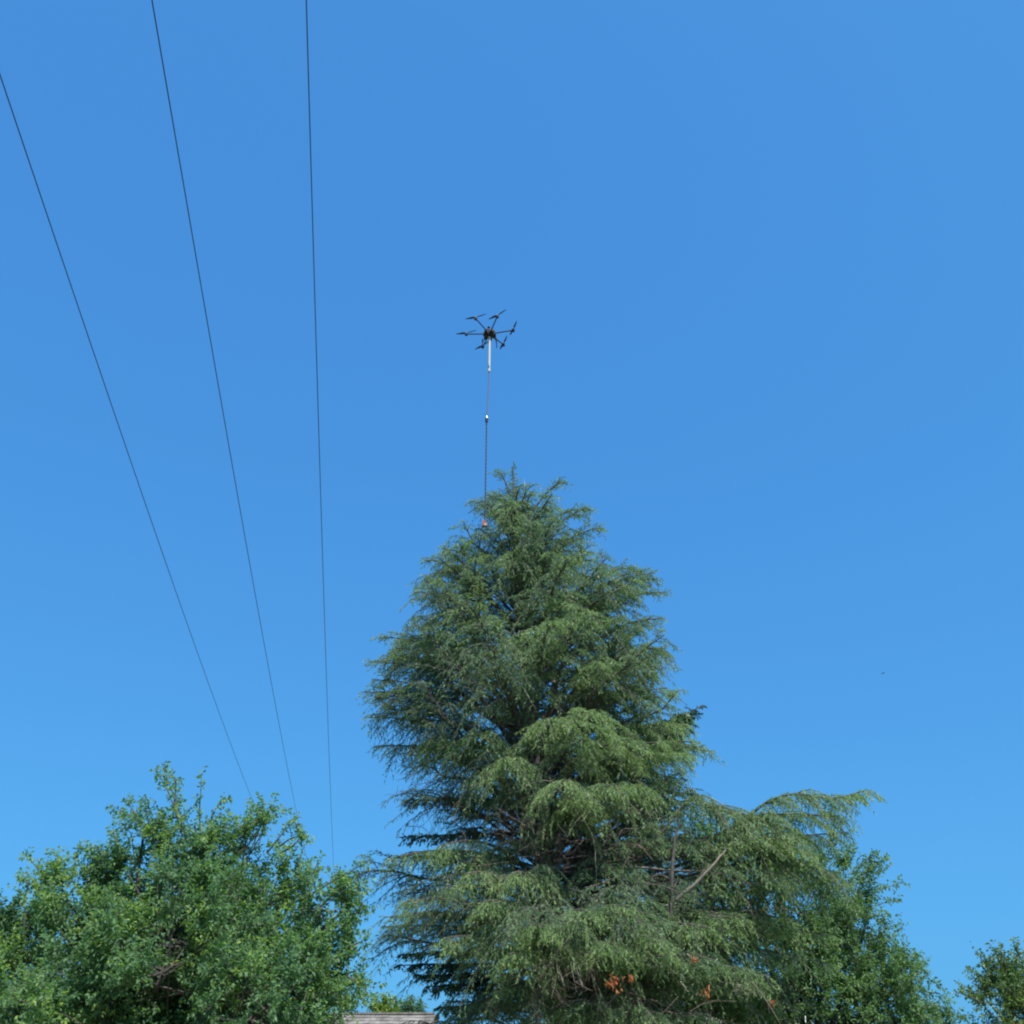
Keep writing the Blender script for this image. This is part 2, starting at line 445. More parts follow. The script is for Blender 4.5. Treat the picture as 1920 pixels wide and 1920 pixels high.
# thin upright leaders along the outline
for (x, y, Y, zr, sec) in [(1060, 905, 24.8, 15.6, .32), (1108, 955, 24.7, 14.6, .4), (1128, 990, 24.6, 14.0, .45), (932, 885, 24.9, 16.2, .2), (885, 940, 24.7, 15.4, .3), (1095, 955, 25.3, 15, .3),
                           (795, 1050, 24.8, 12.6, .45), (838, 1030, 24.6, 13.2, .35), (1225, 1075, 24.6, 12.0, .55), (1185, 1065, 24.8, 12.2, .5), (1250, 1110, 25.2, 11.4, .5), (1255, 1225, 24.6, 10.6, .6),
                           (775, 1110, 24.8, 11.8, .5), (712, 1195, 25.0, 10.6, .5), (690, 1240, 24.6, 10.2, .5), (682, 1298, 24.9, 10.0, .4), (1318, 1400, 24.4, 9.3, .4)]:
    hero(P(x, y, Y), zr, 0.05, .6, .4, sec=sec * 1.25, start=0.35, r0=0.022, twl=0.18, dens=.95, gap=.14, bush=.5)
for (x, y, Y, zr, sec) in [(1205, 1070, 24.2, 10.8, .6), (1232, 1085, 24.7, 10.6, .6), (1190, 1100, 24.0, 10.8, .6), (1240, 1160, 24.5, 10.6, .8), (1250, 1215, 24.4, 9.8, .8), (1180, 1180, 23.6, 10.6, .9), (1225, 1250, 24.2, 9.4, .8),
                           (800, 1085, 24.4, 11.8, .7), (835, 1070, 24.2, 12.2, .7), (780, 1160, 24.4, 10.8, .8), (740, 1215, 24.5, 10.0, .8), (700, 1275, 24.6, 9.4, .8), (720, 1330, 24.4, 8.8, .8), (690, 1345, 24.8, 8.8, .7),
                           (910, 945, 24.4, 14.6, .45), (1040, 950, 24.4, 14.6, .5), (890, 1000, 24.2, 13.6, .55), (1090, 1010, 24.3, 13.4, .6), (1110, 1050, 24.4, 12.8, .5), (935, 928, 24.7, 15.2, .35), (1000, 922, 24.6, 15.2, .35), (972, 945, 24.5, 14.8, .4), (920, 962, 24.4, 14.6, .4), (1018, 950, 24.5, 14.6, .4), (950, 985, 24.2, 14.0, .45), (1040, 985, 24.3, 14.0, .45), (985, 1000, 24.0, 13.8, .5),
                           (905, 1040, 23.9, 12.8, .55), (960, 1060, 23.8, 12.6, .6), (1060, 1060, 24.0, 12.6, .55)]:
    hero(P(x, y, Y), zr, 0.15, rng.uniform(.45, .85), .7, sec=sec, start=0.4, r0=0.024, twl=0.22, gap=.18, bush=1.0)

# the long bough on the right and its arching twin
b1 = [P(1180, 1625, 23.6), P(1290, 1500, 23.2), P(1330, 1510, 23.1), P(1400, 1530, 23.0)]
hero(P(1500, 1560, 22.8), 6.4, mids=b1, tint=.8, weep=.75, sec=1.2, start=.36, r0=.035)
b2 = [P(1200, 1640, 23.8), P(1330, 1600, 23.2), P(1420, 1515, 23.0), P(1490, 1488, 22.9), P(1560, 1498, 22.8)]
hero(P(1622, 1482, 22.7), 6.2, mids=b2, tint=.82, weep=.65, sec=.95, start=.36, r0=.035)
hero(P(1590, 1560, 22.9), 6.0, mids=[P(1250, 1640, 23.6), P(1400, 1580, 23.1)], tint=.8, weep=.6, sec=1.0, start=.35, r0=.03)
hero(P(1575, 1530, 22.9), 6.2, mids=[P(1300, 1580, 23.4), P(1430, 1530, 23.0)], tint=.85, weep=.65, sec=.9, start=.4, r0=.03)
hero(P(1520, 1600, 22.5), 6.0, mids=[P(1300, 1600, 23.1), P(1420, 1575, 22.7)], tint=.8, weep=.65, sec=.9, start=.4, r0=.03)
hero(P(1480, 1640, 22.6), 5.9, mids=[P(1250, 1660, 23.4), P(1360, 1630, 22.9)], tint=.58, weep=.6, sec=1.0, start=.35, r0=.05)
hero(P(1560, 1640, 23.2), 5.6, mids=[P(1300, 1640, 23.6), P(1450, 1610, 23.3)], tint=.55, weep=.7, sec=1.1, start=.4, r0=.03)
hero(P(1330, 1570, 23.4), 6.6, mids=[P(1230, 1580, 23.8)], tint=.5, weep=.8, sec=1.0, start=.3, r0=.03)
hero(P(1360, 1560, 22.9), 6.4, mids=[P(1240, 1600, 23.4)], tint=.6, weep=.8, sec=.9, start=.4, r0=.05)
hero(P(1300, 1505, 23.3), 7.0, mids=[P(1180, 1560, 23.9)], tint=.6, weep=.8, sec=.7, start=.5, r0=.04)

# dead brown twigs hanging inside the crown
dead = MB()
for (x0, x1, y0, y1, Y, k) in [(990, 1120, 1760, 1880, 21.2, 40), (1000, 1190, 1470, 1600, 22.4, 50), (1100, 1330, 1640, 1720, 23.0, 24), (1300, 1420, 1640, 1740, 22.6, 20), (860, 1000, 1480, 1640, 22.3, 34), (760, 860, 1440, 1560, 24.0, 24), (1120, 1420, 1830, 1910, 21.8, 24), (880, 980, 1290, 1400, 24.0, 24)]:
    for _ in range(k):
        p0 = P(rng.uniform(x0, x1), rng.uniform(y0, y1), Y + rng.uniform(-.3, .3))
        d_ = nrm(np.array([rng.normal(), rng.normal() * .5, rng.uniform(-1.2, .5)])); l_ = rng.uniform(.3, 1.1)
        pp = spline([p0, p0 + d_ * l_ * .5 + rng.normal(size=3) * .05, p0 + d_ * l_ - UP * l_ * .25 + rng.normal(size=3) * .1], 7)
        dead.tube(pp, np.linspace(.009, .003, 7), n=3, caps=False)
        for j in range(5):
            q = pp[rng.integers(1, 6)]; e = nrm(d_ + rng.normal(size=3) * .8) * rng.uniform(.1, .35)
            dead.tube(np.array([q, q + e * .5 - UP * .02, q + e - UP * .06]), [.005, .004, .002], n=3, caps=False)
# the leader at the very top
zl = np.linspace(0, 1, 90)
lead = P(963, 935, YC)[None] + (P(963, 867, YC) - P(963, 935, YC))[None] * zl[:, None]
needles(crown, twigs, lead, nrm(rng.normal(size=(90, 3)) * [1, 1, .3] + UP * .5), np.linspace(.34, .09, 90) * rng.uniform(.4, 1.2, 90), np.full(90, .6), 60, .017, .055, .3)
print('cedar triangles', crown.count(), twigs.count())
tag(crown.build('crown', M_cedar, cedar, off), kind='stuff')
tag(twigs.build('twigs', M_twig, cedar, off), kind='stuff')
tag(wood.build('limbs', M_limb, cedar, False, off), kind='stuff')
tag(dead.build('dead_twigs', M_deadwood, cedar, False, off), 'bare brown dead twigs', kind='stuff')

# bare limbs one can pick out
for pts, r_, m_ in [
    ([P(1180, 1640, 23.4), P(1095, 1665, 22.8)], .05, M_pale), ([P(1180, 1625, 23.4), P(1270, 1632, 23.0), P(1375, 1632, 22.6)], .03, M_pale),
    ([P(1268, 1686, 22.5), P(1310, 1648, 22.3), P(1345, 1612, 22.2), P(1364, 1590, 22.2)], .045, M_pale), ([P(1258, 1720, 22.6), P(1262, 1640, 22.6), P(1270, 1570, 22.7), P(1278, 1545, 22.7)], .05, M_barkd),
    ([P(1066, 1570, 22.3), P(1085, 1535, 22.2), P(1092, 1520, 22.2)], .02, M_pale), ([P(1088, 1522, 22.2), P(1110, 1570, 22.2), P(1118, 1640, 22.2)], .022, M_pale),
    ([P(1045, 1545, 22.1), P(1068, 1572, 22.1)], .018, M_pale), ([P(1000, 1500, 22), P(1040, 1485, 22), P(1070, 1460, 21.9)], .02, M_pale),
    ([P(965, 1485, 22), P(1010, 1468, 22), P(1040, 1463, 21.9)], .02, M_pale), ([P(1300, 1496, 23.1), P(1335, 1500, 23.0), P(1375, 1520, 22.9)], .022, M_pale),
    ([P(790, 1280, 24), P(782, 1240, 23.8), P(776, 1205, 23.7)], .022, M_barkd), ([P(865, 1330, 24), P(850, 1280, 23.5), P(830, 1220, 23.3)], .03, M_barkd),
    ([P(1055, 1850, 21), P(1040, 1790, 20.9), P(1060, 1760, 20.8)], .025, M_pale), ([P(1090, 1850, 21), P(1070, 1790, 20.9), P(1048, 1770, 20.8)], .02, M_pale),
    ([P(1290, 1790, 20.8), P(1320, 1810, 20.7)], .016, M_pale), ([P(1275, 1840, 20.4), P(1295, 1855, 20.4)], .018, M_pale)]:
    mb = MB(); pp = spline(pts, 10)
    pp = pp + np.cumsum(rng.normal(size=pp.shape) * 0.012, 0)
    mb.tube(pp, np.linspace(r_, r_ * 0.45, len(pp)), n=7)
    tag(mb.build('branch', m_, cedar, True, off), 'bare pale branch stub' if m_ is M_pale else 'bare dark branch')
mb = MB(); mb.tube(spline([P(966, 1030, YC), P(980, 975, 24.8), P(985, 930, 24.7), P(983, 898, 24.7)], 9), [.05, .045, .04, .036, .032, .026, .02, .012, .003], n=6)
tag(mb.build('broken_top', M_snag, cedar, True, off), 'bleached broken spike near the tip of the crown')
for (x, y, Y, s_, k) in [(1149, 1842, 19.7, .10, 26), (1183, 1832, 19.9, .06, 12), (1299, 1797, 20.0, .05, 8), (1322, 1857, 20.0, .08, 10), (1450, 1876, 20.9, .04, 5)]:
    d = Tri(); c = P(x, y, Y)
    O = c + rng.normal(size=(k, 3)) * s_ * 0.55
    D = nrm(rng.normal(size=(k, 3)) + [0, 0, -.6])
    needles(d, None, O, D, np.full(k, s_ * .8), rng.random(k), 60, .02, .055, .4)
    tag(d.build('dead_spray', M_dead, cedar, off), 'rust orange dead needles', kind='stuff')

# ------------------------------------------------------------------ the dark fir behind the cedar
YF = 28.0
fx = P(1110, 1700, YF)[0]
fir = empty('fir_tree', (fx, YF, 0), 'dense blackish green fir hidden behind the cedar, its dark limbs poking out on the right', 'tree')
foff = np.array([fx, YF, 0.0])
ftop = P(1110, 1120, YF)[2]
tr = MB(); tr.tube([(fx, YF, 0), (fx, YF, ftop * .5), (fx, YF, ftop)], [.3, .18, .02], n=10); tr.build('trunk', M_barkd, fir, True, foff)
fc, fw_ = Tri(), MB()
ga = 0.4
for z in np.arange(3.1, ftop - .3, 0.12):
    ga += 2.39996 + rng.normal() * .2
    prof = np.interp(z, [3, 6, P(0, 1330, YF)[2], ftop], [2.9, 2.9, 2.7, 0.3])
    rad = prof * rng.uniform(.75, 1.0)
    root = np.array([fx, YF, z]); tip = root + np.array([math.cos(ga) * rad, math.sin(ga) * rad, rad * .12])
    path = bez(root, (root + tip) / 2 + UP * .05, tip, 7)
    spray(fc, None, fw_, path, .03, rng.uniform(.2, .7), weep=.25, sec_gap=.24, sec_len=.75, twig_len=.24, per_m=66, w=.036, ln=.06, dens=.8)
for (x, y, zr) in [(1318, 1322, 9.6), (1305, 1335, 9.4), (1290, 1350, 9.5), (1280, 1340, 9.9), (1270, 1450, 8.3), (1250, 1500, 7.9), (1280, 1460, 8.2), (1210, 1540, 7.4), (1190, 1580, 7.0), (800, 1850, 4.2), (780, 1830, 4.4), (820, 1890, 3.8), (1300, 1350, 9.2), (1285, 1375, 9.3), (1260, 1400, 9.1), (1298, 1480, 8.0), (1285, 1500, 7.6), (1240, 1570, 6.9), (1262, 1550, 7.0), (1230, 1300, 10.8), (1225, 1260, 11.1), (1300, 1560, 7.0), (1330, 1580, 6.8),
                   (745, 1810, 4.6), (750, 1790, 5.0), (752, 1500, 8.8), (748, 1570, 8.0)]:
    Y = YF - 1.0 if x > 1000 else YF - 2.4
    root = np.array([fx, YF, zr]); tip = P(x, y, Y)
    path = bez(root, (root + tip) / 2 + UP * .1, tip, 9)
    spray(fc, None, fw_, path, .035, rng.uniform(.2, .6), weep=.45, sec_gap=.2, sec_len=.5, twig_len=.22, per_m=95, w=.036, ln=.07, dens=1.3, start=.4)
print('fir', fc.count())
tag(fc.build('crown', M_fir, fir, foff), kind='stuff')
tag(fw_.build('limbs', M_barkd, fir, False, foff), kind='stuff')

# ------------------------------------------------------------------ broadleaf trees
def leaf_shoots(store, O, D, L, lsize, per_m, tint, bend=0.15, cup=0.25, aspect=0.55):
    cnt = np.clip((L * per_m).astype(int), 5, 60)
    idx = np.repeat(np.arange(len(O)), cnt); N = len(idx)
    u = rng.random(N)
    pos = O[idx] + D[idx] * (u * L[idx])[:, None]; pos[:, 2] += bend * (u ** 2) * L[idx]
    tan = D[idx]
    side = nrm(np.cross(tan, rng.normal(size=(N, 3))))
    ax = nrm(tan * 0.55 + side + UP * 0.1)                                    # leaf axis
    up = nrm(UP * 0.9 + rng.normal(size=(N, 3)) * 0.75)
    wd = nrm(np.cross(ax, up)); nn = np.cross(wd, ax)
    s = (lsize * (0.6 + 0.7 * rng.random(N)))[:, None]
    a = pos + ax * s * 0.12
    tip = pos + ax * s * 1.1 - UP * s * 0.15
    mid = pos + ax * s * 0.55 - nn * s * 0.0
    lf = mid + wd * s * aspect * .5 + nn * s * cup * .5
    rt = mid - wd * s * aspect * .5 + nn * s * cup * .5
    tt = np.clip(tint[idx] + 0.12 * rng.normal(size=N) + 0.15 * (u - .5), 0, 1)
    store.add(a, lf, tip, tt); store.add(a, tip, rt, tt)

def broad_tree(name, label, base_px, Y, blobs, shoots, leaf_mat, lsize, per_m=70, clusters=7.0, shoot_len=0.42, shoots_per=16, depth=1.0, trunk_r=0.16,
               fork_z=1.4, yellow=(), low=1.0, bark=None, group=None, tmean=.4, cvar=.16):
    x0 = P(base_px, 1900, Y)[0]
    root = empty(name, (x0, Y, 0), label, 'tree', group)
    off = np.array([x0, Y, 0.0])
    lv, wd = Tri(), MB()
    bark = bark or M_barkd
    tb = MB(); fork = np.array([x0 + .05, Y, fork_z])
    tb.tube([(x0, Y, -.05), (x0 + .04, Y + .03, fork_z * .5), fork], [trunk_r * 1.25, trunk_r, trunk_r * .85], n=10)
    tb.build('trunk', bark, root, True, off)
    mpx = Y / (F * cp + 800 * sp)
    CO, CD = [], []
    for (x, y, r, *dy) in blobs:
        d0 = dy[0] if dy else 0.0
        c = P(x, y, Y + d0); rr = r * mpx
        limb = spline([fork, (fork * .55 + c * .45) + rng.normal(size=3) * .25 * rr, c * .8 + fork * .2 + rng.normal(size=3) * .2 * rr, c + rng.normal(size=3) * .3 * rr], 9)
        wd.tube(limb, np.linspace(trunk_r * .3, .012, 9), n=6, caps=False)
        k = max(3, int(clusters * (rr / .5) ** 2.2 * depth))
        v = nrm(rng.normal(size=(k, 3))) * (rng.random((k, 1)) ** 0.38) * rr
        v[:, 1] *= 1.15
        cc = c + v
        for q in cc:
            st_ = limb[min(8, int(rng.uniform(4.5, 9)))]
            wd.tube(spline([st_, st_ * .45 + q * .55 - UP * .06 * rr + rng.normal(size=3) * .05 * rr, q], 5), np.linspace(.013, .004, 5), n=3, caps=False)
        CO.append(cc); CD.append(nrm(v + UP * .35 * rr))
    CO, CD = np.concatenate(CO), np.concatenate(CD)
    K = len(CO)
    idx = np.repeat(np.arange(K), shoots_per)
    D = nrm(CD[idx] * .55 + rng.normal(size=(len(idx), 3)) * .75 + UP * .30)
    O = CO[idx] + rng.normal(size=(len(idx), 3)) * .04
    L = shoot_len * (0.45 + 0.8 * rng.random(len(idx)))
    ctint = np.clip(tmean + cvar * rng.normal(size=K), 0, .8)
    for (yx, yy, yr) in yellow:  # yellow tinted patches imitate sun glowing through the leaves
        yc = P(yx, yy, Y - .6); dd = np.linalg.norm((CO - yc) * [1, .35, 1], axis=1)
        ctint = np.where(dd < yr * mpx, .93, ctint)
    leaf_shoots(lv, O, D, L, lsize, per_m, ctint[idx])
    st = nrm(np.cross(D, rng.normal(size=D.shape))) * .004
    tw = Tri(); tw.add(O - st, O + st, O + D * L[:, None], np.full(len(O), .5))
    # single shoots that stand out of the outline
    for pl in shoots:
        dy = rng.uniform(-.35, .35)
        pp = spline([P(x, y, Y + dy) for x, y in pl], 9)
        wd.tube(pp, np.linspace(.012, .004, 9), n=4, caps=False)
        Lp = np.sum(np.linalg.norm(np.diff(pp, axis=0), axis=1))
        k = max(8, int(Lp * 26 * (.05 / lsize) ** .6))
        q, qt = at_path(pp, (np.arange(k) + rng.random(k)) / k)
        d_ = nrm(qt * .6 + rng.normal(size=(k, 3)) * .55)
        leaf_shoots(lv, q, d_, np.full(k, lsize * 2.2) * rng.uniform(.5, 1.3, k), lsize, per_m * 1.1, np.clip(tmean + .15 + .18 * rng.normal(size=k), 0, 1))
    print(name, 'leaf triangles', lv.count(), 'clusters', K)
    tag(lv.build('crown', leaf_mat, root, off), kind='stuff')
    tag(tw.build('twigs', bark, root, off), kind='stuff')
    tag(wd.build('limbs', bark, root, False, off), kind='stuff')
    return root

broad_tree('fruit_tree', 'bushy leafy fruit tree with upright shoots and small leaves, in front of the power lines', 330, 14.0,
    [(330, 1720, 165), (170, 1770, 125), (60, 1820, 105), (475, 1760, 145), (590, 1790, 80), (335, 1600, 70), (265, 1570, 50), (405, 1590, 55), (480, 1590, 52), (535, 1655, 45),
     (95, 1655, 42), (160, 1655, 40), (635, 1735, 36), (612, 1850, 62), (450, 1890, 165), (250, 1900, 175), (60, 1930, 130), (-70, 1850, 120), (215, 1650, 55), (20, 1740, 40), (110, 1700, 45), (60, 1740, 45), (650, 1700, 26), (655, 1800, 30), (620, 1920, 50),
     (330, 2050, 200), (120, 2080, 180), (540, 2060, 150), (-120, 2020, 150), (330, 1800, 150, 1.2), (330, 1800, 150, -1.0), (150, 1900, 130, -1.2), (500, 1900, 130, -1.1), (450, 1740, 110, 1.2), (200, 1760, 110, 1.2)],
    [[(350, 1580), (328, 1500), (303, 1430)], [(340, 1560), (318, 1490), (292, 1440)], [(325, 1520), (330, 1470), (322, 1452)], [(380, 1600), (374, 1530), (378, 1458)], [(388, 1560), (402, 1520), (420, 1494)],
     [(300, 1580), (262, 1540), (208, 1510)], [(290, 1580), (276, 1530), (271, 1490)], [(285, 1560), (250, 1520), (240, 1500)], [(345, 1530), (300, 1540), (280, 1560)], [(440, 1600), (422, 1560), (430, 1528)],
     [(460, 1590), (462, 1540), (474, 1508)], [(470, 1600), (495, 1555), (508, 1526)], [(500, 1600), (532, 1560), (560, 1532)], [(520, 1590), (550, 1570), (578, 1570)], [(525, 1600), (550, 1585), (566, 1566)],
     [(555, 1545), (562, 1560), (575, 1572)], [(540, 1660), (575, 1640), (604, 1628)], [(560, 1690), (620, 1655), (650, 1638), (690, 1616)], [(600, 1700), (640, 1665), (660, 1655)], [(580, 1650), (590, 1630), (596, 1618)],
     [(100, 1670), (72, 1630), (47, 1602)], [(80, 1670), (50, 1655), (34, 1650)], [(110, 1660), (108, 1625), (107, 1597)], [(130, 1660), (142, 1615), (152, 1580)], [(180, 1640), (172, 1610), (150, 1585)],
     [(220, 1610), (195, 1600), (176, 1588)], [(0, 1730), (18, 1700), (30, 1690)], [(45, 1740), (46, 1710), (44, 1694)], [(640, 1740), (668, 1712), (676, 1700)], [(640, 1780), (672, 1768), (684, 1760)], [(650, 1830), (680, 1850), (692, 1872)],
     [(400, 1610), (410, 1570), (408, 1540)], [(350, 1610), (340, 1560), (350, 1530)], [(235, 1610), (215, 1570), (212, 1550)]],
    M_plum, 0.059, per_m=64, clusters=9.5, shoot_len=.32, shoots_per=16, tmean=.5, cvar=.24, yellow=[(495, 1640, 26), (540, 1690, 20), (120, 1750, 14), (230, 1780, 12), (480, 1900, 22)])

broad_tree('broadleaf_tree', 'loose leafy tree with large round leaves behind the right skirt of the cedar', 1500, 27.0,
    [(1400, 1650, 90), (1500, 1700, 105), (1330, 1610, 50), (1300, 1560, 32), (1560, 1640, 50), (1610, 1650, 36), (1640, 1700, 30), (1600, 1760, 80), (1675, 1830, 52), (1728, 1890, 42), (1500, 1850, 125), (1620, 1890, 105), (1350, 1850, 140),
     (1200, 1900, 140), (1300, 1720, 100), (1752, 1945, 38), (1690, 1935, 72), (1650, 1870, 80), (1550, 1760, 90), (1500, 2000, 160), (1300, 2000, 160), (1450, 1600, 50)],
    [[(1600, 1640), (1625, 1612), (1640, 1600)], [(1610, 1650), (1645, 1622), (1665, 1614)], [(1630, 1680), (1668, 1662), (1695, 1655)], [(1640, 1700), (1665, 1690), (1680, 1690)], [(1630, 1720), (1655, 1715), (1668, 1712)],
     [(1650, 1780), (1675, 1752), (1692, 1736)], [(1660, 1790), (1680, 1775), (1696, 1778)], [(1680, 1810), (1705, 1800), (1720, 1798)], [(1700, 1830), (1740, 1835), (1768, 1856)], [(1720, 1860), (1755, 1862), (1783, 1874)],
     [(1740, 1880), (1780, 1895), (1812, 1910)], [(1580, 1640), (1590, 1600), (1600, 1590)], [(1690, 1820), (1720, 1815), (1745, 1830)]],
    M_maple, 0.085, per_m=36, clusters=6.0, shoot_len=.44, shoots_per=12, trunk_r=.22, fork_z=2.2, tmean=.45)

broad_tree('broadleaf_tree', 'olive green tree with dense small leaves cut off by the right edge of the photo', 1960, 20.0,
    [(1888, 1855, 44), (1930, 1835, 52), (1872, 1900, 50), (1945, 1900, 85), (2000, 1860, 95), (1900, 1930, 70), (1850, 1870, 24), (1876, 1818, 24), (1990, 1960, 120), (2060, 1900, 110)],
    [[(1905, 1820), (1908, 1790), (1906, 1768)], [(1915, 1800), (1908, 1785), (1898, 1765)], [(1880, 1820), (1872, 1798), (1866, 1780)], [(1880, 1815), (1880, 1795), (1876, 1778)], [(1860, 1830), (1850, 1805), (1842, 1788)],
     [(1855, 1840), (1832, 1825), (1812, 1813)], [(1845, 1870), (1815, 1858), (1796, 1853)], [(1840, 1880), (1812, 1865), (1794, 1861)], [(1850, 1850), (1830, 1835), (1818, 1826)], [(1890, 1815), (1892, 1800), (1890, 1786)]],
    M_side, 0.06, per_m=60, clusters=6.5, shoot_len=.34, shoots_per=13, trunk_r=.15, tmean=.5)

broad_tree('small_tree', 'bright yellow green treetop rising behind the brown shingled roof', 715, 50.0,
    [(715, 1892, 17), (735, 1890, 14), (700, 1900, 14), (720, 1920, 24)], [[(722, 1885), (726, 1872), (728, 1866)], [(708, 1885), (708, 1876), (707, 1870)]],
    M_bright, 0.14, per_m=18, clusters=14, shoot_len=.35, shoots_per=12, trunk_r=.12, fork_z=1.6, tmean=.6)
broad_tree('small_tree', 'dark green treetop beside the lime one behind the roof', 760, 52.0,
    [(757, 1893, 15), (770, 1900, 16), (785, 1905, 16), (765, 1925, 24)], [], M_maple, 0.14, per_m=18, clusters=14, shoot_len=.35, shoots_per=12, trunk_r=.12, fork_z=1.6, tmean=.2)

# ------------------------------------------------------------------ the house with the shingled roof
M_shingle = plain('weathered_shingle', (0.19, 0.175, 0.16), 0.9, noise=0.5, scale=2.5)
M_wall = plain('house_render', (0.55, 0.50, 0.42), 0.85, noise=0.08)
M_glass = plain('window_glass', (0.04, 0.05, 0.06), 0.08, noise=0.1)
ridge = P(720, 1902, 40.0)
hx0, hx1 = P(590, 1899, 40)[0], P(815, 1899, 40)[0]
hc = (hx0 + hx1) / 2
house = empty('house', (hc, 40, 0), 'low house with a brown weathered shingle roof glimpsed between the fruit tree and the cedar', 'house')
ho = np.array([hc, 40.0, 0])
rz = ridge[2]; run, drop = 4.0, 1.9
ez = rz - drop
mb = MB()
xa, xb = hx0 + .3, hx1 - .3
mb.add([(xa, 36.4, 0), (xb, 36.4, 0), (xb, 43.6, 0), (xa, 43.6, 0), (xa, 36.4, ez + .15), (xb, 36.4, ez + .15), (xb, 43.6, ez + .15), (xa, 43.6, ez + .15), (xa, 40, rz - .15), (xb, 40, rz - .15)],
       [(0, 1, 5, 4), (2, 3, 7, 6), (1, 2, 6, 9, 5), (3, 0, 4, 8, 7), (4, 5, 9, 8), (6, 7, 8, 9)])
mb.build('wall', M_wall, house, False, ho)
mb = MB()
th = .1
for sg in (-1, 1):
    ye = 40 + sg * run
    mb.add([(hx0, 40, rz - .02), (hx1, 40, rz - .02), (hx1, ye, ez - .02), (hx0, ye, ez - .02), (hx0, 40, rz - .02 - th), (hx1, 40, rz - .02 - th), (hx1, ye, ez - .02 - th), (hx0, ye, ez - .02 - th)],
           [(0, 1, 2, 3), (7, 6, 5, 4), (0, 3, 7, 4), (1, 5, 6, 2), (3, 2, 6, 7), (0, 4, 5, 1)])
roof = mb.build('roof', M_shingle, house, False, ho)
sh = MB()
sl = math.hypot(run, drop); a = math.atan2(drop, run)
for sg in (-1, 1):
    for row in range(16):
        d0 = row * .28 + .02
        x = hx0 + rng.uniform(-.1, 0)
        while x < hx1:
            w_ = rng.uniform(.14, .26); t0 = .012 + rng.random() * .018
            le = .30 + rng.uniform(-.015, .02)
            y0 = 40 + sg * d0 * math.cos(a); z0 = rz - d0 * math.sin(a)
            y1 = 40 + sg * (d0 + le) * math.cos(a); z1 = rz - (d0 + le) * math.sin(a) + .02
            sh.add([(x, y0, z0), (x + w_ - .01, y0, z0), (x + w_ - .01, y1, z1 + t0), (x, y1, z1 + t0), (x, y1, z1 - .02), (x + w_ - .01, y1, z1 - .02)],
                   [(0, 1, 2, 3), (3, 2, 5, 4), (0, 3, 4), (1, 5, 2)])
            x += w_
tag(sh.build('shingles', M_shingle, roof, False, ho), kind='stuff')
mb = MB(); mb.box((hc, 40, rz + .03), (hx1 - hx0, .22, .06)); mb.build('ridge_cap', M_shingle, roof, False, ho)
for k in (-1, 1):
    mb = MB(); mb.box((hc + k * 1.3, 36.37, ez * .55), (1.0, .08, .9)); w_ = mb.build('window', M_white, house, False, ho)
    mb = MB(); mb.box((hc + k * 1.3, 36.32, ez * .55), (.86, .03, .76)); mb.build('pane', M_glass, w_, False, ho)

# the pale building seen through the lowest boughs
M_pw = plain('pale_siding', (0.74, 0.75, 0.74), 0.7, noise=0.05)
wx0, wx1 = P(1060, 1890, 44)[0], P(1520, 1890, 44)[0]
wc = (wx0 + wx1) / 2
wz = P(1200, 1868, 44)[2]
wh = empty('white_building', (wc, 47, 0), 'white walled building showing as bright specks through the lowest cedar boughs', 'building')
wo = np.array([wc, 47.0, 0])
mb = MB(); mb.box((wc, 47, wz / 2), (wx1 - wx0, 6, wz)); mb.build('wall', M_pw, wh, False, wo)
mb = MB()
mb.add([(wx0 - .3, 43.6, wz), (wx1 + .3, 43.6, wz), (wx1 + .3, 50.4, wz), (wx0 - .3, 50.4, wz), (wx0 - .3, 47, wz + .8), (wx1 + .3, 47, wz + .8)],
       [(0, 1, 5, 4), (2, 3, 4, 5), (1, 2, 5), (3, 0, 4), (0, 3, 2, 1)])
mb.build('roof', M_shingle, wh, False, wo)
for k in range(4):
    xk = wx0 + (wx1 - wx0) * (k + .5) / 4
    mb = MB(); mb.box((xk, 43.98, 1.5), (1.1, .08, 1.0)); w_ = mb.build('window', M_white, wh, False, wo)
    mb = MB(); mb.box((xk, 43.93, 1.5), (.95, .03, .85)); mb.build('pane', M_glass, w_, False, wo)

# ------------------------------------------------------------------ power lines
A0 = -0.14483257; QC = 0.81786006
TP = 75.0; ZP = 13.4
wires = [(3.73026481, -0.09289007, 'left wire of the three dark overhead power lines, slanting most', .006), (2.25400465, -0.20779409, 'middle wire of the three dark overhead power lines', .0067),
         (0.96949934, -0.57311639, 'nearly upright right wire of the three dark overhead power lines, closest to the drone', .0085)]
ends = []
dirv = np.array([math.sin(A0), math.cos(A0), 0]); perp = np.array([-math.cos(A0), math.sin(A0), 0])
for s_, b_, lab, r_ in wires:
    zf = lambda t: 9.5 + b_ * t / 10 + QC * t * t / 1000
    # scale about the eye so that all three meet the crossarm at height ZP: k*7.9 + b*TP/10 + QC*TP^2/(1000 k) = ZP - EYE
    q_ = ZP - EYE - b_ * TP / 10
    k = (q_ + math.sqrt(max(0.0, q_ * q_ - 4 * 7.9 * QC * TP * TP / 1000))) / 15.8
    t = np.linspace(-25, TP, 90) / k
    pts = dirv * (t * k)[:, None] + perp * (s_ * k) + UP * (EYE + k * (zf(t) - EYE))[:, None]
    mb = MB(); mb.tube(pts, r_, n=6)
    w_ = mb.build('power_line', M_wire, None, True)
    tag(w_, lab, 'power line', 'power lines overhead')
    ends.append(pts[-1])
    print('wire', k, pts[-1], EYE + k * (zf(0) - EYE))
ends = np.array(ends); ec = ends.mean(0)
pole = empty('utility_pole', (ec[0], ec[1], 0), 'wooden utility pole carrying the far end of the power lines behind the fruit tree', 'utility pole')
po = np.array([ec[0], ec[1], 0])
